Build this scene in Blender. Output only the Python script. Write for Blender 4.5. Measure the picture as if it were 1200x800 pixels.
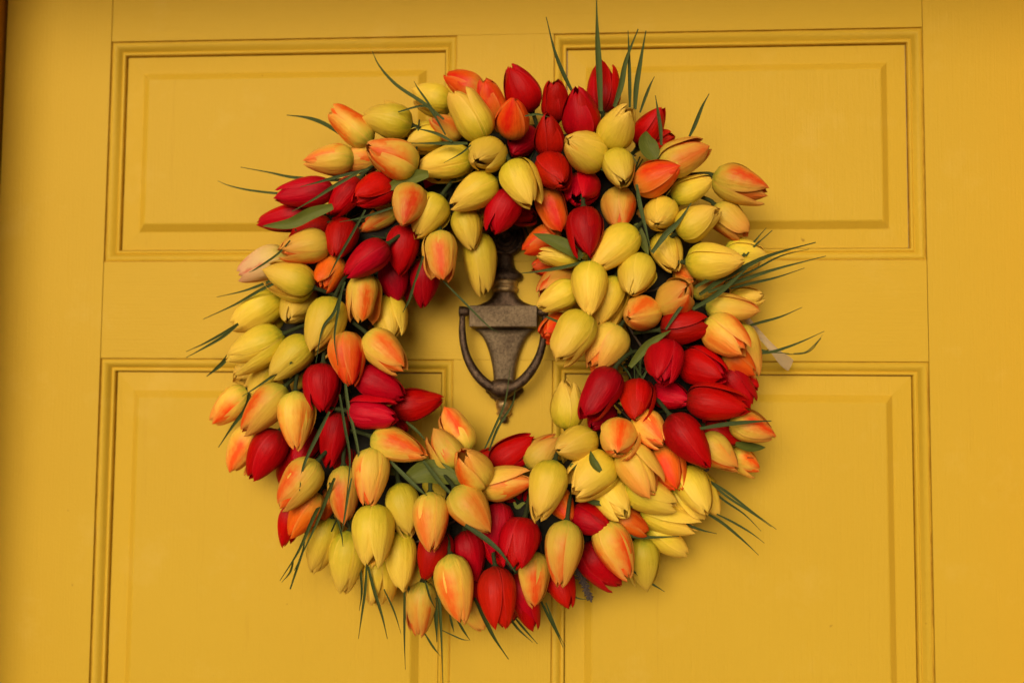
import bpy, bmesh, math, random
from mathutils import Vector, Matrix, Euler
R = math.radians
random.seed(7)
for o in list(bpy.data.objects): bpy.data.objects.remove(o)
sc = bpy.context.scene
col = sc.collection
# ------------------------------------------------------------------ camera
CX, CD, CZ = .067660, .85407, -.12653
YAW, PIT, ROL, F_PX = -.06982, .06617, .00795, 1167.0
HB = 1.50                      # height of the upper rail's top edge above the floor
F = Vector((math.sin(YAW)*math.cos(PIT), math.cos(YAW)*math.cos(PIT), math.sin(PIT)))
R0 = Vector((math.cos(YAW), -math.sin(YAW), 0)); U0 = R0.cross(F)
RV = R0*math.cos(ROL)+U0*math.sin(ROL); UV_ = -R0*math.sin(ROL)+U0*math.cos(ROL)
CAM = Vector((CX, -CD, CZ+HB))
cd = bpy.data.cameras.new('camera'); cam = bpy.data.objects.new('camera', cd); col.objects.link(cam)
m = Matrix((RV, UV_, -F)).transposed().to_4x4(); m.translation = CAM
cam.matrix_world = m
cd.sensor_width = 36; cd.lens = 36*F_PX/1200; cd.clip_start = .01; cd.clip_end = 200
cd.dof.use_dof = True; cd.dof.focus_distance = .772; cd.dof.aperture_fstop = 3.4
sc.camera = cam
# ------------------------------------------------------------------ light
SUN_EL, SUN_AZ = 13, -11       # in front of the door, a little to the left
w = bpy.data.worlds.new('World'); sc.world = w; w.use_nodes = True
nt = w.node_tree; bg = nt.nodes['Background']; sky = nt.nodes.new('ShaderNodeTexSky')
sky.sky_type = 'NISHITA'; sky.sun_disc = False
sky.sun_elevation = R(SUN_EL); sky.sun_rotation = R(180-SUN_AZ)
sky.dust_density = 7.0; sky.air_density = 1.0
nt.links.new(sky.outputs[0], bg.inputs[0]); bg.inputs[1].default_value = .07
sl = bpy.data.lights.new('sun', 'SUN'); sl.energy = 2.22; sl.angle = R(34); sl.color = (1, .915, .78)
so = bpy.data.objects.new('sun', sl); col.objects.link(so)
sd = Vector((math.sin(R(SUN_AZ))*math.cos(R(SUN_EL)), -math.cos(R(SUN_AZ))*math.cos(R(SUN_EL)), math.sin(R(SUN_EL))))
so.rotation_euler = sd.to_track_quat('Z', 'Y').to_euler(); so.location = sd*3+Vector((0, 0, 1.5))
sc.view_settings.view_transform = 'Standard'; sc.view_settings.look = 'None'
sc.view_settings.exposure = 0.0; sc.view_settings.gamma = 1

# ------------------------------------------------------------------ helpers
def at(px, py, h=0.0):
    """world point seen at that place of the picture, h metres in front of the door face"""
    d = F*F_PX + RV*(px-600) + UV_*(400-py)
    k = (-h-CAM.y)/d.y
    return CAM + d*k
def link(name, me, mat, parent=None, kind=None, label=None, smooth=False):
    if mat is not None and not me.materials: me.materials.append(mat)
    if smooth:
        me.polygons.foreach_set('use_smooth', [True]*len(me.polygons))
    o = bpy.data.objects.new(name, me); col.objects.link(o)
    if parent is not None: o.parent = parent
    if kind: o['kind'] = kind
    if label: o['label'] = label
    return o
def from_bm(name, bm, mat, parent=None, **k):
    me = bpy.data.meshes.new(name); bm.to_mesh(me); bm.free()
    return link(name, me, mat, parent, **k)
def from_data(name, v, f, mat, parent=None, **k):
    me = bpy.data.meshes.new(name); me.from_pydata([tuple(p) for p in v], [], f); me.update()
    return link(name, me, mat, parent, **k)
def root(name, label, cat, loc):
    o = bpy.data.objects.new(name, None); col.objects.link(o); o.location = loc
    o.empty_display_size = .05; o['label'] = label; o['category'] = cat
    return o
def smoothstep(a, b, x):
    t = max(0, min(1, (x-a)/(b-a))); return t*t*(3-2*t)
def interp(pts, t):
    for (a, x), (b, y) in zip(pts, pts[1:]):
        if t <= b: return x+(y-x)*(t-a)/(b-a)
    return pts[-1][1]
def catmull(pts, n):
    P = [pts[0]*2-pts[1]]+pts+[pts[-1]*2-pts[-2]]; out = []
    for i in range(1, len(P)-2):
        for k in range(n):
            t = k/n; a, b, c, d = P[i-1], P[i], P[i+1], P[i+2]
            out.append(.5*((2*b)+(c-a)*t+(2*a-5*b+4*c-d)*t*t+(3*b-a-3*c+d)*t**3))
    out.append(P[-2].copy()); return out
def tube_data(pts, rad, n=8, V=None, Fc=None):
    V = [] if V is None else V; Fc = [] if Fc is None else Fc
    b0 = len(V); up = Vector((.13, 1, .07)).normalized()
    for i, p in enumerate(pts):
        d = (pts[min(i+1, len(pts)-1)]-pts[max(i-1, 0)])
        d = d.normalized() if d.length > 1e-9 else Vector((0, 0, 1))
        a = d.cross(up); a = a.normalized() if a.length > 1e-6 else Vector((1, 0, 0)); b = d.cross(a)
        r = rad(i/(len(pts)-1)) if callable(rad) else rad
        for k in range(n):
            t = 2*math.pi*k/n; V.append(p+a*(r*math.cos(t))+b*(r*math.sin(t)))
    for i in range(len(pts)-1):
        for k in range(n):
            k2 = (k+1) % n
            Fc.append((b0+i*n+k, b0+i*n+k2, b0+(i+1)*n+k2, b0+(i+1)*n+k))
    Fc.append(tuple(b0+k for k in range(n))[::-1]); e = b0+(len(pts)-1)*n
    Fc.append(tuple(e+k for k in range(n)))
    return V, Fc
def box_bm(x0, x1, y0, y1, z0, z1, bev=.0, seg=2):
    bm = bmesh.new(); bmesh.ops.create_cube(bm, size=1)
    for v in bm.verts:
        v.co = Vector((x0 if v.co.x < 0 else x1, y0 if v.co.y < 0 else y1, z0 if v.co.z < 0 else z1))
    if bev: bmesh.ops.bevel(bm, geom=bm.edges[:], offset=bev, segments=seg, affect='EDGES', profile=.6)
    return bm

# ------------------------------------------------------------------ materials
class N:
    def __init__(s, name):
        s.m = bpy.data.materials.new(name); s.m.use_nodes = True; s.t = s.m.node_tree
        s.b = s.t.nodes['Principled BSDF']; s.out = s.t.nodes['Material Output']
    def n(s, t, **k):
        o = s.t.nodes.new(t)
        for a, b in k.items():
            if a.startswith('i_'): o.inputs[int(a[2:])].default_value = b
            else: setattr(o, a, b)
        return o
    def l(s, a, b): s.t.links.new(a, b)
    def math(s, op, a, b=None, clamp=False):
        o = s.n('ShaderNodeMath', operation=op); o.use_clamp = clamp
        for i, x in enumerate((a, b)):
            if x is None: continue
            if isinstance(x, (int, float)): o.inputs[i].default_value = x
            else: s.l(x, o.inputs[i])
        return o.outputs[0]
    def mix(s, f, a, b, mode='MIX'):
        o = s.n('ShaderNodeMix', data_type='RGBA', blend_type=mode)
        for i, x in ((0, f), (6, a), (7, b)):
            if isinstance(x, (int, float)): o.inputs[i].default_value = x
            elif isinstance(x, tuple): o.inputs[i].default_value = (*x, 1) if len(x) == 3 else x
            else: s.l(x, o.inputs[i])
        return o.outputs[2]
    def noise(s, scale, detail=3, vec=None, rough=.5):
        o = s.n('ShaderNodeTexNoise'); o.inputs['Scale'].default_value = scale
        o.inputs['Detail'].default_value = detail; o.inputs['Roughness'].default_value = rough
        if vec is not None: s.l(vec, o.inputs['Vector'])
        return o.outputs['Fac']
    def maps(s, vec, scale, loc=(0, 0, 0)):
        o = s.n('ShaderNodeMapping'); o.inputs['Scale'].default_value = scale; o.inputs['Location'].default_value = loc
        s.l(vec, o.inputs['Vector']); return o.outputs[0]
    def ramp(s, f, stops):
        o = s.n('ShaderNodeValToRGB'); e = o.color_ramp.elements
        while len(e) < len(stops): e.new(.5)
        for k, (p, c) in zip(e, stops):
            k.position = p; k.color = (*c, 1) if isinstance(c, tuple) else (c, c, c, 1)
        s.l(f, o.inputs[0]); return o.outputs[0]
    def bump(s, h, dist, strength=1.0):
        o = s.n('ShaderNodeBump'); o.inputs['Distance'].default_value = dist; o.inputs['Strength'].default_value = strength
        s.l(h, o.inputs['Height']); s.l(o.outputs[0], s.b.inputs['Normal'])
    def obj(s): return s.n('ShaderNodeTexCoord').outputs['Object']

def paint(name, axis, c=(.625, .390, .030), grime=None):
    g = N(name); co = g.obj()
    st = (60, 60, 2.2) if axis == 'v' else (2.2, 60, 60)
    big = g.noise(3.1, 4, co); brush = g.noise(9, 5, g.maps(co, st), .65)
    fine = g.noise(420, 3, co); speck = g.noise(95, 2, co)
    c1 = g.mix(g.math('MULTIPLY', g.ramp(big, [(.35, 0.0), (.7, 1.0)]), .45), c, tuple(x*y for x, y in zip(c, (.90, .86, .75))))
    c2 = g.mix(g.math('MULTIPLY', brush, .12), c1, tuple(x*y for x, y in zip(c, (1.05, 1.07, 1.6))))
    sp = g.ramp(speck, [(.765, 0.0), (.82, 1.0)])
    c3 = g.mix(g.math('MULTIPLY', sp, .55), c2, (.20, .085, .012))
    scuff = g.noise(5, 6, g.maps(co, (26, 26, 1.4) if axis == 'v' else (1.4, 26, 26), (3, 7, 1)), .75)
    c3 = g.mix(g.math('MULTIPLY', g.ramp(scuff, [(.60, 0.0), (.72, 1.0)]), .22), c3, tuple(x*y for x, y in zip(c, (.72, .62, .5))))
    worn = g.noise(14, 5, co, .7)
    c3 = g.mix(g.math('MULTIPLY', g.ramp(worn, [(.56, 0.0), (.70, 1.0)]), .28), c3, tuple(x*y for x, y in zip(c, (1.10, 1.16, 2.6))))
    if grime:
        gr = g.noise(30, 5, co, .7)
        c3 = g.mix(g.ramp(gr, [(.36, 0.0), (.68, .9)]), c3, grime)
    g.l(c3, g.b.inputs['Base Color'])
    g.b.inputs['Roughness'].default_value = .48
    g.b.inputs['Specular IOR Level'].default_value = .1
    h = g.math('ADD', g.math('MULTIPLY', brush, .6), g.math('MULTIPLY', fine, .3))
    h = g.math('ADD', h, g.math('MULTIPLY', big, 3.0))
    g.bump(h, .0007, .7)
    return g.m
PV = paint('yellow_paint_vertical', 'v'); PH = paint('yellow_paint_horizontal', 'h')
PF = paint('shade_tinted_frame_paint', 'v', (.60, .30, .020))  # frame is yellow like the door; its shade is put into this browner colour

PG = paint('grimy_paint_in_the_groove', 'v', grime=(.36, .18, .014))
def dark_gap_mat():  # near-black colour for the stop behind the gap
    g = N('dark_gap'); g.b.inputs['Base Color'].default_value = (.03, .015, .006, 1); g.b.inputs['Roughness'].default_value = .9
    return g.m
DARK = dark_gap_mat()

def petal_mat(name, base, low, mid, tip, flame, fl_w, vein, edge=None, hj=.016, spec=.22):
    g = N(name)
    uv = g.n('ShaderNodeUVMap').outputs[0]
    sep = g.n('ShaderNodeSeparateXYZ'); g.l(uv, sep.inputs[0]); v, u = sep.outputs[0], sep.outputs[1]   # v across 0..1, u along
    oi = g.n('ShaderNodeObjectInfo'); so_ = g.n('ShaderNodeSeparateColor'); g.l(oi.outputs['Color'], so_.inputs[0])
    seed = g.math('MULTIPLY', oi.outputs['Random'], 37.0)
    cb = g.n('ShaderNodeCombineXYZ'); g.l(v, cb.inputs[0]); g.l(u, cb.inputs[1]); g.l(seed, cb.inputs[2])
    vec = cb.outputs[0]
    wob = g.noise(3.0, 3, g.maps(vec, (2.5, 2.5, 1)))
    streak = g.noise(1.0, 5, g.maps(vec, (26, 1.6, 1)), .6)
    uu = g.math('ADD', u, g.math('MULTIPLY', g.math('SUBTRACT', wob, .5), .35))
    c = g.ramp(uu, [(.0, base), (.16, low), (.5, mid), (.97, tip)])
    # flame along the midrib
    dv = g.math('ABSOLUTE', g.math('SUBTRACT', v, .5))
    dv = g.math('ADD', dv, g.math('MULTIPLY', g.math('SUBTRACT', streak, .5), .10))
    fm = g.ramp(g.math('ADD', dv, g.math('MULTIPLY', g.math('SUBTRACT', wob, .5), .36)), [(fl_w*.10, 1.0), (fl_w, 0.0)])
    fu = g.ramp(uu, [(.16, 0.0), (.42, 1.0), (.86, 1.0), (1.0, .75)])
    fmask = g.math('MULTIPLY', g.math('MULTIPLY', fm, fu), so_.outputs[0], clamp=True)
    c = g.mix(fmask, c, flame)
    rim = g.ramp(g.math('ABSOLUTE', g.math('SUBTRACT', v, .5)), [(.455, 0.0), (.495, 1.0)])
    c = g.mix(g.math('MULTIPLY', rim, .35), c, tuple(min(1, x*1.25+.03) for x in tip))
    if edge:                                     # coloured petal margins
        em = g.ramp(dv, [(.36, 0.0), (.50, 1.0)])
        em = g.math('MULTIPLY', g.math('MULTIPLY', em, g.ramp(uu, [(.3, 0.0), (.8, 1.0)])), .55)
        c = g.mix(em, c, edge)
    c = g.mix(g.math('MULTIPLY', g.ramp(streak, [(.42, 0.0), (.75, 1.0)]), .15), c, vein)
    hs = g.n('ShaderNodeHueSaturation'); g.l(c, hs.inputs['Color'])
    g.l(g.math('ADD', .5-hj/2, g.math('MULTIPLY', so_.outputs[1], hj)), hs.inputs['Hue'])
    g.l(g.math('ADD', .78, g.math('MULTIPLY', so_.outputs[2], .44)), hs.inputs['Value'])
    g.l(hs.outputs[0], g.b.inputs['Base Color'])
    g.b.inputs['Roughness'].default_value = .46
    g.b.inputs['Specular IOR Level'].default_value = spec
    weave = g.noise(1.0, 2, g.maps(vec, (120, 90, 1)))
    crease = g.noise(1.0, 3, g.maps(vec, (7, 2.2, 1), (4, 1, 0)), .55)
    h = g.math('ADD', g.math('ADD', g.math('MULTIPLY', streak, .45), g.math('MULTIPLY', crease, 1.9)), g.math('MULTIPLY', weave, .18))
    g.bump(h, .0009, .6)
    tr = g.n('ShaderNodeBsdfTranslucent'); g.l(hs.outputs[0], tr.inputs[0])
    ms = g.n('ShaderNodeMixShader'); ms.inputs[0].default_value = .10
    g.l(g.b.outputs[0], ms.inputs[1]); g.l(tr.outputs[0], ms.inputs[2]); g.l(ms.outputs[0], g.out.inputs[0])
    return g.m
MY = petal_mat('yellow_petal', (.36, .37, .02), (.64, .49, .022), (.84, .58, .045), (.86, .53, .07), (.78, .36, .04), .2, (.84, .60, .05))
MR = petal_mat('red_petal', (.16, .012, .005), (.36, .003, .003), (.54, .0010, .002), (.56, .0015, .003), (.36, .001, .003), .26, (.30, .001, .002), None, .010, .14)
MP = petal_mat('peach_petal', (.42, .42, .03), (.72, .50, .05), (.86, .53, .06), (.88, .37, .06), (.88, .075, .004), .40, (.70, .36, .05), (.82, .26, .05))
MO = petal_mat('orange_petal', (.60, .40, .04), (.76, .28, .03), (.84, .14, .006), (.84, .095, .006), (.76, .035, .003), .30, (.55, .07, .01), (.80, .34, .06))
MW = petal_mat('pale_petal', (.58, .50, .06), (.78, .56, .12), (.86, .55, .22), (.86, .44, .22), (.72, .06, .05), .10, (.80, .50, .20))

def green(name, c1, c2, rough=.5, sc_=(40, 3, 1)):
    g = N(name); uv = g.n('ShaderNodeUVMap').outputs[0]
    n1 = g.noise(1, 4, g.maps(uv, sc_)); big = g.noise(2.2, 2, g.obj())
    oi = g.n('ShaderNodeObjectInfo')
    f = g.math('ADD', g.math('MULTIPLY', n1, .6), g.math('MULTIPLY', oi.outputs['Random'], .4))
    g.l(g.mix(f, c1, c2), g.b.inputs['Base Color']); g.b.inputs['Roughness'].default_value = rough
    g.b.inputs['Specular IOR Level'].default_value = .2
    g.bump(n1, .0006, .6)
    return g.m
GG = green('grass_green', (.026, .044, .010), (.10, .125, .030), .5)
GL = green('leaf_green', (.050, .070, .008), (.16, .17, .020), .55, (14, 5, 1))
GS = green('stem_green', (.016, .024, .006), (.050, .060, .014), .7)
LV = green('lavender_grey', (.06, .045, .035), (.15, .11, .09), .8)
def plain(name, c1, c2, rough, scale=40):
    g = N(name); n1 = g.noise(scale, 5, g.obj()); g.l(g.mix(n1, c1, c2), g.b.inputs['Base Color'])
    g.b.inputs['Roughness'].default_value = rough; g.bump(n1, .002, .8); return g.m
MOSS = plain('dark_moss', (.008, .006, .003), (.022, .018, .007), .95, 120)
TWIG = plain('brown_twig', (.05, .028, .014), (.12, .075, .04), .85, 90)
RIB = plain('pale_ribbon', (.55, .40, .20), (.70, .52, .30), .7, 60)
_t = RIB.node_tree; _tr = _t.nodes.new('ShaderNodeBsdfTransparent'); _ms = _t.nodes.new('ShaderNodeMixShader'); _ms.inputs[0].default_value = .38
_t.links.new(_t.nodes['Principled BSDF'].outputs[0], _ms.inputs[1]); _t.links.new(_tr.outputs[0], _ms.inputs[2]); _t.links.new(_ms.outputs[0], _t.nodes['Material Output'].inputs[0])
CONC = plain('bounce_floor_concrete', (.10, .09, .08), (.15, .135, .12), .9, 8)

def bronze(name, c_hi, c_lo, rough, lo=.40, hi=.64, scale=320):
    g = N(name); co = g.obj()
    n1 = g.noise(scale, 6, co, .8); n2 = g.noise(60, 4, co); n3 = g.noise(1100, 3, co)
    f = g.math('ADD', g.math('MULTIPLY', n1, .65), g.math('MULTIPLY', n2, .35))
    f = g.ramp(f, [(lo, 0.0), (hi, 1.0)])
    g.l(g.mix(f, c_lo, c_hi), g.b.inputs['Base Color'])
    g.b.inputs['Metallic'].default_value = .8
    g.l(g.math('ADD', rough, g.math('MULTIPLY', n1, .25)), g.b.inputs['Roughness'])
    g.bump(g.math('ADD', g.math('ADD', n1, n2), g.math('MULTIPLY', n3, .3)), .0009, .8)
    return g.m
BZ_DARK = bronze('dark_bronze', (.17, .105, .06), (.030, .017, .010), .28)
BZ_MID = bronze('worn_bronze', (.33, .235, .13), (.085, .055, .03), .40, .38, .66, 420)
BZ_BRASS = bronze('rubbed_brass', (.70, .48, .20), (.22, .13, .05), .26)

# ------------------------------------------------------------------ unseen floor, added for the light it bounces up
fl = from_bm('added_bounce_floor', box_bm(-4, 4, -6, .3, -.15, 0), CONC, kind='structure')

# ------------------------------------------------------------------ the door
PW, MW_, H1, G1 = .315, .08522, .2007, .08565      # panel opening, mullion, upper panel height, rail between
XI, XO = MW_/2, MW_/2+PW
XL = at(6, 60).x+.0008; XR = XO+(-XL-XO)           # door edges
XR = -XL
TOP = HB+H1+.105
T = .044
door = root('yellow_panelled_door', 'yellow painted wooden door with raised panels behind the tulip wreath', 'door', (0, 0, .012))
def dpart(name, bm, mat, **k):
    o = from_bm(name, bm, mat, door, **k); o.location = (0, 0, -.012); return o
HL = .62                                            # tall panels under the rail
rows = [(HB, HB+H1), (HB-G1-HL, HB-G1), (.24, HB-G1-HL-.15)]
zs = [(HB+H1, TOP), (HB-G1, HB), (HB-G1-HL-.15, HB-G1-HL), (.012, .24)]
bv = .0004
dpart('stile', box_bm(XL, -XO-.0002, 0, T, .012, TOP, bv), PV)
dpart('stile', box_bm(XO+.0002, XR, 0, T, .012, TOP, .0003), PV)
for a, b in zs: dpart('rail', box_bm(-XO+.0002, XO-.0002, .0002, T, a+.00005, b-.00005, .00022), PH)
for a, b in rows: dpart('mullion', box_bm(-XI, XI, .0002, T, a+.00005, b-.00005, .00022), PV)
# moulding profile: (distance inward, height of the surface), metres
MOULD = [(0, -.0009), (.0006, -.0022), (.0010, -.0022), (.0016, -.0016), (.0030, -.0009), (.0046, -.0016), (.0064, -.0040), (.0076, -.0066),
         (.0081, -.0070), (.0086, -.0062), (.0096, -.0058), (.0106, -.0062), (.0112, -.0074), (.0115, -.0106)]
FIELD = [(.0117, -.0118), (.0119, -.0098), (.0270, -.0086), (.0282, -.0084), (.0340, -.0036), (.0352, -.0031), (.06, -.0031)]
def ring_panel(x0, x1, z0, z1, prof, close):
    V, Fc = [], []
    for d, h in prof:
        V += [Vector((x0+d, -h, z0+d)), Vector((x1-d, -h, z0+d)), Vector((x1-d, -h, z1-d)), Vector((x0+d, -h, z1-d))]
    for i in range(len(prof)-1):
        for k in range(4):
            k2 = (k+1) % 4; Fc.append((i*4+k, i*4+k2, (i+1)*4+k2, (i+1)*4+k))
    if close:
        e = (len(prof)-1)*4; Fc.append((e, e+1, e+2, e+3))
    return V, Fc
for a, b in rows:
    for s in (-1, 1):
        x0, x1 = (-XO, -XI) if s < 0 else (XI, XO)
        V, Fc = ring_panel(x0, x1, a, b, FIELD, True)
        # back face to give the panel its thickness
        n0 = len(V); d = FIELD[0][0]
        V += [Vector((x0+d, .03, a+d)), Vector((x1-d, .03, a+d)), Vector((x1-d, .03, b-d)), Vector((x0+d, .03, b-d))]
        for k in range(4): Fc.append((k, n0+k, n0+(k+1) % 4, (k+1) % 4))
        Fc.append((n0+3, n0+2, n0+1, n0))
        p = from_data('panel', V, Fc, PV, door); p.location = (0, 0, -.012)
        V, Fc = ring_panel(x0, x1, a, b, MOULD, False)
        mo = from_data('moulding', V, Fc, PH, p); mo.data.materials.append(PG)
        # smooth only the rounded part of the profile
        for poly in mo.data.polygons:
            poly.material_index = 1 if (poly.index//4) in (0, 1, 12) else 0
            poly.use_smooth = (poly.index//4) in (3, 4, 5, 6, 9, 10)
# frame round the door: jambs and head, with a stop behind the gap
fr = root('yellow_door_frame', 'yellow painted door frame whose left jamb shows at the top left edge', 'door frame', (0, 0, 0))
JD = .10
for s in (-1, 1):
    a, b = sorted((s*(abs(XL)+.0025), s*(abs(XL)+.045)))
    from_bm('jamb', box_bm(a, b, -JD, .12, 0, TOP+.003, .002), PF, fr)
    a, b = sorted((s*(abs(XL)-.012), s*(abs(XL)+.0024)))
    from_bm('door_stop', box_bm(a, b, T+.001, .1, 0, TOP, .001), DARK, fr)
from_bm('head', box_bm(-abs(XL)-.045, abs(XL)+.045, -.26, .12, TOP+.0035, TOP+.05, .002), PF, fr)  # out of view; depth extended past the jambs to shade the door's top

# ------------------------------------------------------------------ door knocker (hardware of the door)
KX = at(590.5, 400, .012).x
def kz(py): return at(590, py, .012).z
PXM = (at(640, 400, .012).x-at(540, 400, .012).x)/100
def loft(rows_, n=16, y0=.0006, sq=1.0):
    """rows: (py, half width px, depth mm) -> domed solid lying on the door"""
    V, Fc = [], []
    for py, hw, dep in rows_:
        z = kz(py)
        for k in range(n+1):
            t = math.pi*k/n; c = math.cos(t); s_ = math.sin(t)**sq
            V.append(Vector((KX-c*hw*PXM, -(y0+dep*.001*s_), z)))
    m_ = n+1
    for i in range(len(rows_)-1):
        for k in range(n): Fc.append((i*m_+k, (i+1)*m_+k, (i+1)*m_+k+1, i*m_+k+1))
        Fc.append((i*m_+n, (i+1)*m_+n, (i+1)*m_, i*m_))
    Fc.append(tuple(range(m_))); e = (len(rows_)-1)*m_; Fc.append(tuple(range(e, e+m_))[::-1])
    return V, Fc
def lathe(cx, cz, prof, n=40, sx=1):
    """rings about the door normal: (radius px, height mm)"""
    V, Fc = [], []
    for r, h in prof:
        for k in range(n):
            t = 2*math.pi*k/n; V.append(Vector((cx+r*PXM*math.cos(t), -h*.001, cz+r*PXM*math.sin(t))))
    for i in range(len(prof)-1):
        for k in range(n): k2 = (k+1) % n; Fc.append((i*n+k, i*n+k2, (i+1)*n+k2, (i+1)*n+k))
    Fc.append(tuple(range((len(prof)-1)*n, len(prof)*n)))
    return V, Fc
V, Fc = loft([(294, 10, 8), (300, 9.5, 9), (308, 10.5, 9), (313, 12.5, 10), (317, 17, 11.5), (319.5, 20.5, 12.5), (323, 21.5, 13), (326, 20, 13),
              (328, 15.5, 12), (330, 14, 12), (340, 13.5, 11), (344, 14.5, 11), (348, 17, 11), (352, 22, 11), (355, 29, 11), (357, 35, 11), (358.5, 39, 11), (360, 40, 10.5)], sq=.75)
kn = from_data('door_knocker', V, Fc, BZ_DARK, door, smooth=True, label='antique bronze door knocker with urn-shaped plate and swinging loop'); kn.location = (0, 0, -.012)
def kpart(name, V, Fc, mat, smooth=True):
    return from_data(name, V, Fc, mat, kn, smooth=smooth)
kc = at(592, 277, .012)
V, Fc = lathe(kc.x, kc.z, [(22.5, .5), (22.5, 5), (21.5, 7.5), (19.5, 8.8), (17.5, 8.6), (16.2, 6.8), (15.2, 6.2), (14.2, 7.6), (12.8, 8.3), (11.2, 7.6), (10.4, 5.6), (9.4, 5.2), (8.2, 6.4), (6.8, 6.6), (5.8, 5.2), (3, 4.4), (1, 4.3)])
kpart('rosette', V, Fc, BZ_DARK)
V, Fc = loft([(326.5, 13.6, 12.2), (328, 15.2, 14.2), (331, 15.0, 14.6), (333.5, 14.0, 13.4), (334.5, 13.9, 13.2), (336, 15.2, 14.8), (339, 15.4, 15), (341.5, 14.2, 13.6), (342, 13.4, 12)], sq=.8)
kpart('collar_band', V, Fc, BZ_BRASS)
zb0, zb1 = kz(384.2), kz(359.2)
bm = box_bm(KX-39.5*PXM, KX+39.5*PXM, -.0235, -.0006, zb0, zb1, .0013, 3)
me = bpy.data.meshes.new('hinge_block'); bm.to_mesh(me); bm.free(); link('hinge_block', me, BZ_MID, kn)
V, Fc = loft([(383.5, 37, 8), (386, 35, 9), (389, 31, 10), (394, 26.5, 11), (401, 22.5, 11.5), (410, 19, 11.5), (420, 16, 11.5), (430, 14, 11), (440, 12.8, 10.5), (450, 12.5, 10), (455, 12.5, 10)], sq=.42)
kpart('urn_plate', V, Fc, BZ_MID)
# foot of the plate with scalloped sides and a finial
V, Fc = loft([(442, 12, 7), (447, 14, 7.5), (451, 18.5, 8), (453.5, 21.5, 8), (457, 23, 8), (460, 21.5, 8), (462, 18.5, 8), (464, 17.5, 8), (466, 16, 8.5), (468, 12.5, 9), (470, 11.2, 9)], sq=.7)
kpart('scalloped_foot', V, Fc, BZ_DARK)
V, Fc = loft([(466, 9.5, 10), (469, 10, 13), (473, 10.4, 14), (477, 9.8, 13), (480, 8.5, 11.5), (482, 7.8, 10.5), (483.5, 9.5, 10), (485, 9, 9.5), (487.5, 5.2, 8), (489, 3.4, 7)], sq=.8)
kpart('foot_drop', V, Fc, BZ_BRASS)
bm = bmesh.new(); bmesh.ops.create_uvsphere(bm, u_segments=20, v_segments=14, radius=4.9*PXM)
p = at(590, 491, .005)
bmesh.ops.translate(bm, verts=bm.verts, vec=(KX, -.0045, kz(491)))
me = bpy.data.meshes.new('finial'); bm.to_mesh(me); bm.free(); link('finial', me, BZ_DARK, kn, smooth=True)
# swinging loop: a tapered bar on each side meeting in a cupped boss
for s in (-1, 1):
    ctl = [(47.3, 366, 19), (48, 375, 19), (47.6, 390, 20.5), (45.5, 405, 22), (41, 420, 23.5), (33.5, 434, 25), (24.5, 445, 26), (15, 452.5, 26.5), (6, 456, 26.5)]
    pts = catmull([Vector((KX+s*a*PXM, -c*.001, kz(b))) for a, b, c in ctl], 6)
    V, Fc = tube_data(pts, lambda t: PXM*(4.4+1.5*smoothstep(.35, .8, t)-.9*smoothstep(.0, .1, t)*(1-smoothstep(.1, .3, t))), 12)
    kpart('loop_arm', V, Fc, BZ_DARK)
    V, Fc = tube_data([Vector((KX+s*a*PXM, -.019, kz(366))) for a in (39.2, 41.5, 46, 49.5, 51.5, 52)], lambda t: PXM*interp([(0, 3.2), (.3, 6.2), (.8, 6.4), (1, 4.4)], t), 16)
    kpart('pivot_knuckle', V, Fc, BZ_DARK)
bm = bmesh.new(); bmesh.ops.create_uvsphere(bm, u_segments=28, v_segments=18, radius=1)
for v in bm.verts:
    x, y, z = v.co; wv = 1 if z > 0 else .95
    v.co = Vector((KX+x*17.5*PXM*wv*(1+.12*z), -.0245+y*.0075, kz(455.5)+z*11.5*PXM))
me = bpy.data.meshes.new('striker_boss'); bm.to_mesh(me); bm.free(); link('striker_boss', me, BZ_DARK, kn, smooth=True)

# ------------------------------------------------------------------ the wreath
wc = at(583, 412, .03)
wreath = root('tulip_wreath', 'round wreath of red, yellow and orange artificial tulips hung over the brass knocker', 'wreath', (wc.x, 0, wc.z))
WI = Matrix.Translation(-Vector((wc.x, 0, wc.z)))
def wpart(name, V, Fc, mat, **k): return from_data(name, [WI @ p for p in V], Fc, mat, wreath, **k)
RING = .150
# mossy core ring
V, Fc = [], []
NU, NV = 96, 18
for i in range(NU):
    a = 2*math.pi*i/NU
    for k in range(NV):
        b = 2*math.pi*k/NV
        rr = 1+.10*math.sin(5*a+2*b)+.08*math.sin(11*a-3*b)+random.uniform(-.09, .09)
        r = RING+.040*rr*math.cos(b); y = .024+.0205*rr*math.sin(b)
        V.append(Vector((r*math.cos(a), -max(.001, y), r*math.sin(a))))
for i in range(NU):
    for k in range(NV):
        Fc.append((i*NV+k, i*NV+(k+1) % NV, ((i+1) % NU)*NV+(k+1) % NV, ((i+1) % NU)*NV+k))
from_data('moss_ring', V, Fc, MOSS, wreath, smooth=True, label='dark moss-covered ring under the tulips')
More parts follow.
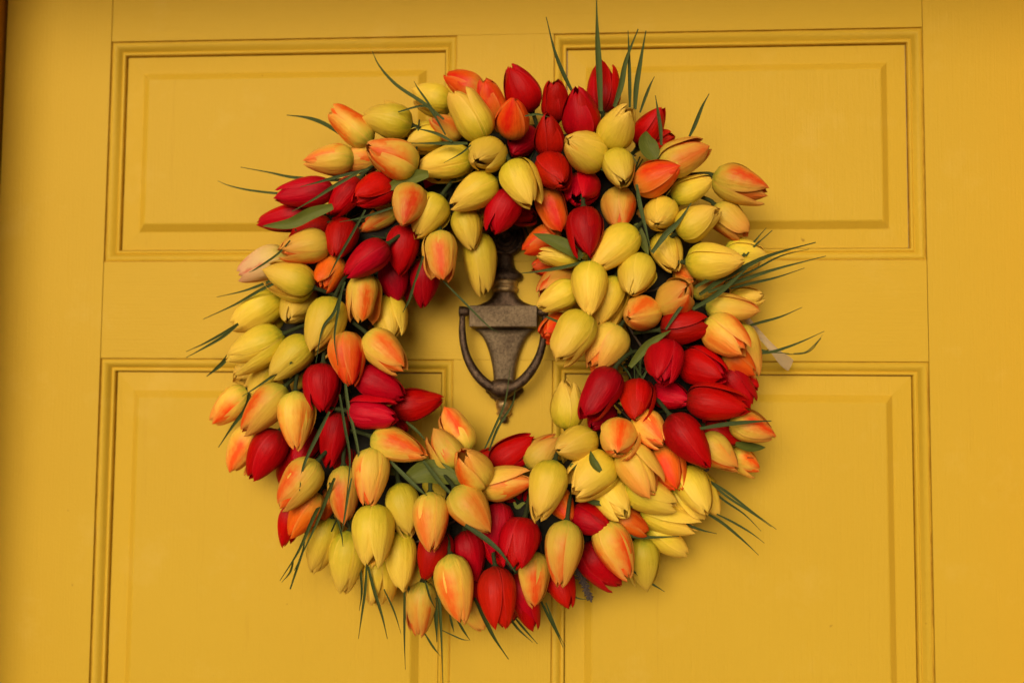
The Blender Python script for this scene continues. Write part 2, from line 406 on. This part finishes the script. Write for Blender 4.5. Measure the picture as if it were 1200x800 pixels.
# wound twigs and stem ends that fill the gaps
V, Fc = [], []; V2, F2 = [], []
for i in range(460):
    a = random.uniform(0, 2*math.pi); r = RING+random.uniform(-.05, .055); y = random.uniform(.018, .052)
    sw = random.uniform(-.9, .9); L = random.uniform(.035, .085)
    d = Vector((math.cos(a+sw), 0, math.sin(a+sw)))*(1 if random.random() < .6 else -1)
    p = Vector((r*math.cos(a), -y, r*math.sin(a)))
    q = p+d*L*.5+Vector((0, random.uniform(-.012, .012), 0)); e = q+d*L*.5+Vector((random.uniform(-.01, .01), random.uniform(-.008, .012), random.uniform(-.01, .01)))
    for z in (q, e): z.y = min(z.y, -.003)
    rl = (e.x**2+e.z**2)**.5
    if not .088 < rl < .205: continue
    tube_data([p, q, e], lambda t: .0013*(1-.5*t), 5, *( (V, Fc) if random.random() < .45 else (V2, F2)))
from_data('twig', V, Fc, TWIG, wreath, kind='stuff', smooth=True)
from_data('moss_stem', V2, F2, GS, wreath, kind='stuff', smooth=True)

# petals: unit bud of radius 1 and length 1, shared meshes
PROF = [(0, .12), (.03, .40), (.08, .64), (.16, .84), (.26, .965), (.34, 1.0), (.46, .975), (.58, .885), (.70, .75), (.81, .59), (.90, .43), (.96, .30), (1, .13)]
ANG = [(0, 1.05), (.15, 1.12), (.4, 1.2), (.65, 1.2), (.8, 1.14), (.9, 1.02), (.96, .85), (1, .35)]
PETALS = {}
def petal_mesh(kind, var, mat):
    key = (kind, var, mat.name)
    if key in PETALS: return PETALS[key]
    rd = random.Random(hash((kind, var)) % 1000 if False else (kind*31+var*7+3))
    nu, nv = 15, 11
    sc_r = 1.0 if kind == 0 else .90
    ln = 1.0 if kind == 0 else .975
    op = (.0, .03, .10, .25)[var]*(1 if kind == 0 else .3)
    ph = rd.uniform(0, 6); rip = rd.uniform(.004, .014)
    V, Fc, UV = [], [], []
    for i in range(nu+1):
        t = (i/nu)**.92; rho = interp(PROF, t)
        rho += op*smoothstep(.5, 1, t)
        for j in range(nv):
            v = 2*j/(nv-1)-1
            edge = 1-.035*abs(v)**2*math.sin(math.pi*t)              # rounded shoulders of the outline
            a = v*interp(ANG, t)*(1-.12*op*3)
            r = rho*sc_r*(1+.045*v+rip*math.sin(7*t+ph+3*v)*abs(v))
            r -= .045*math.exp(-(v/.16)**2)*math.sin(math.pi*min(1, t*1.1))*(1 if kind == 0 else .5)
            r += .03*smoothstep(.72, 1, abs(v))*smoothstep(.2, .6, t)*(1 if v > 0 else -.6)
            z = t*edge*ln - .045*abs(v)**1.5*smoothstep(.7, 1, t)
            V.append((r*math.sin(a), -r*math.cos(a), z)); UV.append((.5+.5*v, t))
    for i in range(nu):
        for j in range(nv-1): Fc.append((i*nv+j, i*nv+j+1, (i+1)*nv+j+1, (i+1)*nv+j))
    me = bpy.data.meshes.new('petal'); me.from_pydata(V, [], Fc)
    ul = me.uv_layers.new(name='UVMap')
    for lp in me.loops: ul.data[lp.index].uv = UV[lp.vertex_index]
    me.polygons.foreach_set('use_smooth', [True]*len(me.polygons)); me.materials.append(mat); me.update()
    PETALS[key] = me; return me

LAB = {'Y': 'yellow tulip', 'R': 'red tulip', 'P': 'peach and yellow tulip with orange streaks', 'O': 'orange tulip', 'W': 'pale pinkish tulip'}
MAT = {'Y': MY, 'R': MR, 'P': MP, 'O': MO, 'W': MW}
# every tulip as read off the photograph: stem end x,y, tip x,y, width (picture px), colour, layer above the ring (0 back .. 3 front)
T_ = """
433 166 388 128 38 P 2;481 147 427 135 45 Y 2;414 184 358 191 37 P 2;440 180 400 194 36 P 1.5;484 192 434 175 47 P 3
388 220 324 234 35 R 2;364 250 301 261 33 R 1;385 262 345 288 38 R 1;382 284 332 297 43 P 2.2;420 210 388 254 34 R 2
455 212 420 240 38 R 2.5;465 246 421 270 26 P 1;402 258 397 303 40 R 2;452 286 404 324 42 R 3;394 302 380 341 34 O 1.6
427 322 423 378 38 P 2.2;475 264 468 321 37 R 2;460 306 466 355 36 R 1;500 305 496 359 35 R 1;335 300 280 321 35 W .6
365 336 312 318 41 Y 2.2;352 342 344 378 42 Y 1.2;328 350 273 378 40 Y 1;329 392 268 422 42 Y 2.2;310 422 279 445 30 Y .4
322 420 296 464 31 Y 1.2;362 398 321 443 44 Y 2.4;390 350 368 416 44 Y 2.6;402 390 412 453 42 O 2.7;450 350 463 396 38 Y 1
430 392 475 433 44 P 2.5;362 425 345 458 24 Y 1;378 427 378 485 40 R 2.6;420 438 473 464 40 R 2.0;408 481 468 488 38 R 2.8
462 478 518 468 35 R 1;436 512 498 533 40 P 2.6;290 458 249 494 34 P .6;332 454 285 506 43 P 2.2;345 460 347 528 43 P 2.7
300 500 272 552 35 P 1;328 506 291 560 42 R 1.6;360 520 328 566 36 R .6;396 484 384 545 35 R 2;370 542 329 594 43 P 2.7
373 578 340 626 38 O 1.7;342 592 332 640 26 R 1;402 547 406 611 37 P 2.2;436 526 433 592 44 P 3;467 568 481 629 41 Y 2.2
503 579 507 645 43 P 3.1;436 593 433 662 45 Y 3;515 622 498 678 39 R 2.1;468 624 470 690 40 Y 2;410 624 402 694 39 Y 1.1
388 608 366 671 36 Y .7;388 575 376 606 24 O 1;446 652 446 708 36 Y .4;496 664 482 688 28 Y .6;496 682 490 744 32 P 1
527 652 542 727 45 P 2.6;550 702 566 737 27 P .8;533 573 573 622 45 P 3;562 566 545 528 43 P 3;534 548 508 504 36 P 2
548 528 521 481 35 P 1.1;562 572 624 561 41 P 2.1;578 545 628 514 31 R 1;558 545 590 526 24 R .5;619 545 652 512 34 P 1
693 514 652 526 43 Y 2.6;664 501 662 443 37 Y 2;720 434 686 491 44 R 3;714 478 692 502 34 R 1.5;748 448 743 490 40 R 2.6
782 402 775 450 43 R 3;769 458 805 471 35 R 2;776 386 830 382 41 R 2.6;803 420 848 442 42 R 2.1;806 466 876 480 42 R 2.6
848 430 881 475 35 R 1.5;860 432 885 455 26 R .8;787 488 830 546 45 R 3;825 500 866 518 31 R 1.5;857 492 907 513 35 P 2
822 512 864 550 37 P 2;856 530 890 550 27 P .8;750 487 777 520 37 P 2.6;776 524 794 573 40 O 2;727 503 722 530 43 P 3
732 526 768 578 45 P 2.6;714 540 671 576 47 Y 2.6;650 542 632 609 45 Y 3;648 575 669 607 33 O 2;705 565 733 604 41 Y 2
732 568 792 594 40 Y 2;752 598 814 624 33 Y 1.1;760 616 804 651 33 Y .5;752 630 757 693 35 Y .7;802 550 824 598 42 Y 1.8
790 568 816 612 33 Y 1;818 558 840 602 28 Y 1;722 602 760 624 31 O 1.5;674 600 715 620 37 R 2.1;706 613 738 677 43 P 2.2
664 612 654 685 44 P 3;614 610 604 665 43 R 3;625 647 626 709 39 P 2;684 640 727 686 37 R 1;650 664 667 707 33 R 1
586 590 584 650 35 R 1.8;545 622 560 678 39 R 1.5;580 666 592 734 42 R 2.6;606 672 625 736 37 R 1.5;560 672 572 718 29 R 1
527 124 484 107 35 Y .8;562 110 523 87 31 O 1.2;580 140 566 97 37 O 1.1;566 160 533 110 45 Y 3;598 152 605 122 41 O 2.6
622 126 600 79 43 R 1.5;652 138 650 98 35 R 1.5;684 155 676 109 44 R 2.6;706 130 706 72 36 R 1;645 178 643 139 38 R 2.6
620 152 603 184 34 R 1;640 184 660 221 43 R 3;576 168 560 196 44 Y 3;552 184 492 198 39 Y 2.1;516 155 476 170 36 Y 1.5
535 158 508 142 31 P 1.6;580 210 530 244 43 Y 2.8;598 190 624 242 43 Y 3.1;482 218 475 266 43 P 2.9;516 230 488 278 41 Y 2.3
542 244 555 291 35 Y 2;560 275 567 343 38 Y 1.1;515 271 521 328 39 P 2.4;600 226 578 275 39 R 2.5;600 246 628 256 26 R .8
575 236 560 264 32 Y 1.1;638 222 657 271 35 O 2;686 208 676 240 39 R 2;684 243 689 301 41 R 3;702 182 664 169 46 Y 3
712 164 736 132 43 Y 3;722 177 730 219 39 Y 3.1;750 165 774 134 34 R 1;765 165 788 164 23 R .6;774 196 830 172 42 P 2.5
748 216 793 200 42 O 2.9;788 232 836 210 35 Y 1.8;838 206 898 228 43 P 2.1;780 237 768 266 41 Y 2.6;796 272 842 248 40 Y 2.5
838 242 873 278 37 P 1.5;726 222 725 269 39 P 2.1;744 268 696 316 41 Y 2.6;775 274 790 318 37 Y 2;806 306 872 306 43 Y 2.6
850 296 899 296 31 Y 1;845 310 893 306 27 Y 1;751 301 740 347 44 Y 2.6;783 354 803 338 41 P 2.8;798 316 813 330 27 P 1.5
812 346 848 322 24 P 1;828 358 889 364 34 P 1.9;860 352 891 346 27 Y .7;832 376 873 412 43 P 2.6;866 382 888 440 33 P 1.2
850 412 884 438 31 O 1.7;764 362 736 374 43 P 2.8;692 307 690 370 42 Y 3;722 325 703 383 38 Y 2;676 336 632 360 35 Y 2.1
668 318 634 348 36 P 1;678 305 629 298 24 Y 2;655 272 614 294 31 O 1.2;655 308 625 314 25 O .8;688 368 654 423 44 Y 3
726 384 692 433 44 P 2.1;662 375 638 394 27 O 1;362 505 350 546 36 R 1;455 488 476 506 22 R .5
330 368 300 400 26 Y .3;338 300 360 330 30 P .3;560 640 548 600 26 R .4;700 300 672 330 30 Y .4;470 150 452 120 26 Y .4
820 480 850 500 26 R .4;640 560 618 600 30 R .3;520 200 500 230 28 R .3;740 240 760 262 26 P .3;352 470 372 520 26 P .3
770 420 800 432 28 R .3;690 250 700 284 26 R .3;600 700 596 726 22 R .3;760 600 776 640 26 Y .3;620 200 612 224 28 R .3
570 606 592 662 34 R 1.1;632 650 640 692 32 R .7;534 690 536 716 26 P .5;408 520 396 566 30 R .5;446 520 452 560 26 R .3;590 590 612 566 24 R .3;500 555 520 588 26 Y .3
"""
n_t = 0
def tulip(bx, by, tx, ty, wpx, c, lay):
    global n_t
    rd = random.Random(int(bx*13+by*7+tx)); n_t += 1
    h = .027+.0195*lay
    c0 = at((bx+tx)/2, (by+ty)/2, h)
    k = (at(600, 400, h)-at(610, 400, h)).length/10          # metres per picture px at that depth
    rad = wpx*k/2*(1.04 if lay > 1.3 else 1.10)
    P0, P1 = at(bx, by, h), at(tx, ty, h); d = P1-P0; dl = d.length
    # apparent length -> tilt towards or away from the viewer; very short ones point at the viewer
    Lmin = 2*rad*1.32
    if dl < Lmin*.93:
        s = math.sqrt(max(0, 1-(dl/Lmin)**2)); L = Lmin; tilt = math.asin(min(.93, s))
    else:
        tilt = R(interp([(0, -9), (1, -4), (2, 6), (3.2, 15)], lay)+rd.uniform(-3, 3)); L = dl/math.cos(tilt)
    L *= 1.07 if lay > 1.3 else 1.10
    dd = (d.normalized()*math.cos(tilt)+Vector((0, -1, 0))*math.sin(tilt)).normalized()
    base = c0-dd*L*.5
    if base.y > -.010: base.y = -.010
    tipz = (base+dd*L).y
    if tipz > -.012:
        e = base+dd*L; e.y = -.012; dd = (e-base).normalized()
    q = dd.to_track_quat('Z', 'Y'); roll = rd.uniform(0, 2*math.pi)
    M = Matrix.Translation(base) @ q.to_matrix().to_4x4() @ Matrix.Rotation(roll, 4, 'Z')
    # body of the part: green receptacle and curved stem back into the ring, in the bud's own axes
    inv = M.inverted()
    ang = math.atan2(base.z-wc.z, base.x-wc.x); rr = ((base.z-wc.z)**2+(base.x-wc.x)**2)**.5
    tr = min(max(rr, RING-.022), RING+.022)
    tgt = Vector((wc.x+tr*math.cos(ang), -.030, wc.z+tr*math.sin(ang)))-Vector((dd.x, 0, dd.z))*.012
    mid = base-dd*.016+(tgt-base)*.25
    pts = catmull([inv @ p_ for p_ in (base+dd*L*.03, base-dd*.006, mid, tgt)], 4)
    V, Fc = tube_data(pts, lambda t: .0017 if t > .15 else .0017+.0022*(1-t/.15), 7)
    me = bpy.data.meshes.new('tulip'); me.from_pydata([tuple(v) for v in V], [], Fc); me.uv_layers.new(name='UVMap'); me.update()
    o = link('tulip', me, GS, wreath, smooth=True, label=LAB[c]); o.matrix_local = WI @ M
    op = rd.random(); var = 0 if op < .25 else 1 if op < .55 else 2 if op < .87 else 3
    if tilt > R(40): var = rd.choice((0, 0, 1))
    M2 = Matrix.Rotation(-roll, 4, 'Z') @ Matrix.Diagonal((1.0, rd.uniform(.86, 1.04), 1, 1)) @ Matrix.Rotation(roll, 4, 'Z')
    tone = rd.uniform(.1, .9); hue = rd.uniform(.2, .8)
    fl = {'Y': .10, 'R': .5, 'P': .62, 'O': .85, 'W': .5}[c]
    side = rd.randrange(3)
    for kind in (1, 0):
        for j in range(3):
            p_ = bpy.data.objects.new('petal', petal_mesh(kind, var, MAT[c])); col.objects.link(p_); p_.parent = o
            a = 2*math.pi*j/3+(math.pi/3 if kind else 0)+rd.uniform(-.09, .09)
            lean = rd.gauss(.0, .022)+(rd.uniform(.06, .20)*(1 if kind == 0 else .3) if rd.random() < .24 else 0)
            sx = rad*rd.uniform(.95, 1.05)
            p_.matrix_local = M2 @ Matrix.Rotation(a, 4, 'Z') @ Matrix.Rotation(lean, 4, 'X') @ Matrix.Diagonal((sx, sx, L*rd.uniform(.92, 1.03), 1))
            f = fl*rd.uniform(.3, 1.5)
            if c == 'P': f = rd.choice((0.0, .1, .35, .7, 1.0)) if j != side else rd.uniform(.85, 1)
            if c == 'Y' and j == side and rd.random() < .3: f = .45
            p_.color = (min(1, f), min(1, max(0, hue+rd.uniform(-.15, .15))), min(1, max(0, tone+rd.uniform(-.12, .12))), 1)
for ln in T_.strip().replace('\n', ';').split(';'):
    a = ln.split()
    tulip(*[float(x) for x in a[:5]], a[5], float(a[6]))

# ------------------------------------------------------------------ grass blades and leaves
def ribbon(name, pts, widths, mat, fold=.25, curl=None, n=5, label=None):
    """blade along pts with a folded midrib; widths along it, a thin solid"""
    V, Fc, UV = [], [], []
    m_ = len(pts)
    for i, p in enumerate(pts):
        t = i/(m_-1); d = (pts[min(i+1, m_-1)]-pts[max(i-1, 0)]).normalized()
        to = (CAM-p).normalized(); to = (to+Vector((.25, 0, .15))).normalized()
        s = d.cross(to).normalized(); nn = s.cross(d).normalized(); wd = widths(t)
        for k in range(n):
            v = 2*k/(n-1)-1
            V.append(p+s*(v*wd)-nn*(fold*wd*(1-abs(v)))+nn*((curl or 0)*wd*v*v)); UV.append((.5+v/2, t))
    for i in range(m_-1):
        for k in range(n-1): Fc.append((i*n+k, i*n+k+1, (i+1)*n+k+1, (i+1)*n+k))
    me = bpy.data.meshes.new(name); me.from_pydata([tuple(WI @ v) for v in V], [], Fc)
    ul = me.uv_layers.new(name='UVMap')
    for lp in me.loops: ul.data[lp.index].uv = UV[lp.vertex_index]
    return link(name, me, mat, wreath, smooth=True, label=label)
# x,y x,y ... | half width px | layer at root | layer at tip
G_ = """
520 140 498 122 465 100 445 78 436 60|2.6|2.6|1.2;512 136 500 118 490 104 485 95|1.6|2.6|2;522 158 508 134 497 124 468 131 470 131|1.8|2.7|2.4
530 166 510 156 485 150|2.2|3.1|3;548 168 520 168 482 168|2.6|3.1|2.9;552 170 540 180 520 191|1.2|3.3|3.2;400 158 380 145 360 138 336 135|3.2|1.4|.4
428 206 395 211 345 208 315 202 282 196|2.4|1.4|.3;410 224 350 228 300 224 270 218 255 212|1.8|.9|.1;432 198 400 206 375 213 352 219|2.2|2.8|2.8
424 200 395 216 370 232 342 248|2.4|3|2.9;470 240 440 250 420 256 398 260|1.8|2.9|2.7;428 246 412 275 395 305 385 325|2|3.2|3.1
340 282 325 298 300 315 292 319|1.6|2.8|1.4;340 318 315 330 285 341 254 348|2|2.4|.6;330 328 305 340 275 357 238 374|2.2|2.4|.5
279 379 262 390 240 402 218 412|2|1.9|.3;279 380 262 394 240 407 218 419|2.2|1.9|.2;272 410 262 424 252 433 242 441|3.2|1.4|.5
342 424 320 440 300 454 284 464|1.8|2.8|1.6;292 460 288 478 272 500 256 524|3|1.4|.4;404 330 392 365 378 385 370 425|2.2|3.2|3
402 332 397 360 392 395 396 428|1.8|3.2|3.1;386 482 372 510 356 545 351 575|2.6|3|3.1;376 594 370 600 350 645 328 680|2.6|2.9|.8
392 560 384 580 370 615 345 668|2.8|3|1.2;398 462 404 500 410 540 404 600|2|3|2.8;404 440 408 475 420 530 425 592|2.4|2.7|3
386 565 392 595 400 625 402 640|1.8|2.4|1.6;412 560 408 580 403 610 401 622|1.6|3.1|3;430 655 428 690 424 720 420 748|2|1.3|.5
430 658 438 690 448 722 454 748|2.4|1.3|.4;474 680 474 710 474 750 475 784|1.8|1.2|.4;478 682 480 696 481 700|2|1.1|.9
498 680 504 700 510 712|1.6|1.6|1.2;506 672 514 700 517 740 519 800|2.6|1.4|.4;510 700 511 725 512 752|3.2|1|.5;498 742 508 758 516 768|1.6|.8|.3
527 720 530 732 532 740|1.8|.8|.4;535 724 543 738 551 750|1.8|.8|.4;556 700 568 725 580 748 596 772|3|1.2|.3;604 724 614 736 630 754|1.8|1|.3
632 700 642 720 652 740 660 758|2.2|1|.2;340 690 350 660 356 640 358 612|1.8|.3|1.6;344 655 340 670 330 682|1.6|1.2|.5
545 615 565 628 585 645 604 670|3.6|3.3|3.5;496 540 520 570 545 592|3|2.6|2.4;455 538 475 558 492 574 500 580|3|2.4|3
476 494 490 506 502 520|2|1.8|1.6;486 330 480 350 472 366|2|2.4|2;496 300 488 325 480 345|2|2.4|1.8;519 329 545 355 570 380 584 390|1.5|2|1.9
568 526 580 500 592 470 598 430|1.8|1.4|1.8;573 528 584 500 600 474 604 455|1.8|1.2|1.8;686 306 660 313 630 318 611 320|2.4|2.6|1.6
640 371 670 384 700 400 726 422|2.4|2.4|2.2;640 20 650 60 661 88 672 110|-3|1|1.8;704 130 702 80 700 40 699 0|4.6|2.7|.8;720 125 728 100 734 70 748 34|4.2|2.2|1
738 126 738 100 737 60 736 36|2.6|1.6|.8;744 128 746 100 751 70 757 36|4|1.8|.8;750 132 756 115 762 100 767 90|2.2|1.6|1
775 170 774 150 771 130 768 112|2.8|1.8|1.2;808 160 815 145 823 125 831 110|2.8|1.2|.6;746 216 750 240 756 265 763 295|3|3.2|3
764 296 780 275 795 260 810 238|4|2.8|3;815 336 840 322 865 305 905 270|3|2.8|.8;860 310 875 295 885 282 898 267|2|1.6|.6
820 345 850 325 900 300 956 284|3.6|2.6|.6;830 342 870 328 910 315 968 300|2.8|2.4|.4;856 338 880 332 910 325 943 314|2|1.8|.6
812 362 840 345 860 328 882 308|3.4|2.8|2;780 386 792 368 800 358 810 350|2.4|3.2|3.1;870 384 890 378 915 371 940 360|2|1.2|.3
884 414 905 412 935 402 966 388|2|1|.3;886 408 900 412 925 414|1.6|1|.6;930 414 945 412 958 400 964 392|.8|.5|.2
820 502 850 497 880 494 904 493|3|3|2.4;826 560 850 575 880 598 910 620|2|1.2|.3;830 562 850 580 880 600 904 617|1.8|1.2|.3
826 600 846 612 870 632 889 650|2.2|1.2|.2;840 602 860 612 880 624 896 636|1.6|1|.2;778 601 795 610 820 620 840 625|2.2|1.4|.5
688 586 700 589 740 592 784 596|3.6|2.6|1.6;732 626 750 629 770 629 796 628|2.4|1.7|.8;741 668 755 678 768 686 779 693|2|1|.2
615 136 630 134 645 138|1.6|2.9|2.8;790 536 840 537 870 536 884 536|1.4|1|1;300 446 282 468 276 500|-1|1|1;574 552 600 560 628 570|1.4|1|1
658 432 668 436|-1|1|1;760 430 752 445 748 455|1.6|2|2;752 442 745 430 740 420|1.8|1.6|2;700 455 712 440 722 425|1.6|1.4|1.7
735 400 742 420 744 446|2|1.2|1.6;756 405 750 425 752 448|2|1.2|1.7;725 425 735 435 742 448|1.6|1.2|1.7;850 330 880 318 915 300 948 292|1.6|1.6|.5;874 300 884 288 900 275|1.4|1.4|.8;664 690 676 700 690 702|1.2|1|.6;828 566 846 584 872 602 892 622|1.6|1|.2;590 712 606 735 624 752|1.8|1|.3;640 706 650 732 662 757|1.6|.9|.2;450 690 462 716 470 742|1.4|1|.3;420 640 424 690 421 715|1.8|1.2|.5;518 738 540 748 550 750|1|.6|.3
"""
for ln in G_.strip().replace('\n', ';').split(';'):
    q = ln.split('|'); xy = [float(x) for x in q[0].split()]; hw, l0, l1 = float(q[1]), float(q[2]), float(q[3])
    if hw == -1: continue
    taper_both = hw < 0; hw = abs(hw)
    P = list(zip(xy[::2], xy[1::2]))
    if taper_both: P = P[::-1]
    m_ = len(P)
    pts = catmull([at(x, y, .027+.0195*(l0+(l1-l0)*i/(m_-1))+.006) for i, (x, y) in enumerate(P)], 5)
    ribbon('grass_blade', pts, lambda t, hw=hw: .00056*hw*(.65+.35*smoothstep(0, .3, t))*(1-smoothstep(.4, 1.0, t)*.78), GG, .45)
L_ = """
502 204 485 207 468 214 448 224|9|2.6|2.3;390 242 365 250 340 262 308 265|8|2.6|2.4;770 186 762 176 757 165 757 154|12|2.4|2.6
745 192 735 182 722 176 715 172|5|2.6|2.5;700 182 690 200 700 200|-1|1|1;682 302 665 290 648 282 625 274|9|2.2|2.2
738 430 752 412 765 400 786 387|5.5|2.4|2.9;478 560 500 552 520 556 548 566|15|2.2|2.2;704 552 698 545 694 538 692 528|5|2.9|2.9
862 520 875 523 885 524 897 524|6|1.4|1;602 588 606 594 612 590 616 589|2.5|3.2|3.2;668 544 680 549 690 546|4|2.4|2.6;470 152 490 158 500 170|-1|1|1
488 100 500 106 505 112|-1|1|1;330 470 316 485 300 500|-1|1|1;745 262 752 280 760 300|6|1.8|1.8;505 440 498 470 505 500|-1|1|1
440 530 452 548 465 556|7|1.5|1.5;552 214 532 206 516 204|6|1.2|1.2;702 196 716 200 722 204|4|2.4|2.6
"""
for ln in L_.strip().replace('\n', ';').split(';'):
    q = ln.split('|'); xy = [float(x) for x in q[0].split()]; hw, l0, l1 = float(q[1]), float(q[2]), float(q[3])
    if hw < 0: continue
    P = list(zip(xy[::2], xy[1::2])); m_ = len(P)
    pts = catmull([at(x, y, .027+.0195*(l0+(l1-l0)*i/(m_-1))+.008) for i, (x, y) in enumerate(P)], 6)
    ribbon('leaf', pts, lambda t, hw=hw: .00062*hw*max(.05, math.sin(math.pi*min(1, .12+.88*t))**.75), GL, .22, .12, 7)
# sprig of grey lavender at the lower edge
V, Fc = [], []
sp = catmull([at(x, y, h) for x, y, h in ((672, 655, .045), (678, 668, .04), (684, 682, .035), (692, 700, .03))], 8)
tube_data(sp, .0008, 5, V, Fc)
for p in sp:
    for k in range(5):
        d = Vector((random.uniform(-1, 1), random.uniform(-1, .6), random.uniform(-1.3, .2))).normalized()*.0042
        tube_data([p, p+d*.6, p+d], lambda t: .0011*(1-.7*t), 5, V, Fc)
wpart('lavender_sprig', V, Fc, LV, label='grey purple dried sprig at the lower edge')
# pale ribbon tail sticking out on the right
V, Fc, n_ = [], [], 4
rp = catmull([at(x, y, h) for x, y, h in ((868, 362, .040), (880, 380, .036), (897, 400, .030), (914, 418, .026), (927, 428, .020))], 6)
for i, p in enumerate(rp):
    t = i/(len(rp)-1); d = (rp[min(i+1, len(rp)-1)]-rp[max(i-1, 0)]).normalized(); s = d.cross(Vector((0, -1, .2))).normalized()
    wd = .0018+.0042*t*(.7+.3*math.sin(9*t))
    for th in (0, .0005):
        for k in range(n_):
            v = 2*k/(n_-1)-1; V.append(p+s*v*wd+Vector((0, -.0014*math.sin(3*v+8*t)-th, 0)))
for i in range(len(rp)-1):
    a, b = i*2*n_, (i+1)*2*n_
    for k in range(n_-1):
        Fc.append((a+n_+k, a+n_+k+1, b+n_+k+1, b+n_+k)); Fc.append((a+k+1, a+k, b+k, b+k+1))
wpart('ribbon_tail', V, Fc, RIB, smooth=True, label='pale pinkish ribbon end sticking out on the right')
# thin wire at the ribbon
V, Fc = tube_data(catmull([at(x, y, .022) for x, y in ((884, 420), (900, 410), (925, 415), (948, 412), (962, 396))], 5), .0004, 5)
wpart('wire', V, Fc, GS, smooth=True)
print('tulips', n_t)
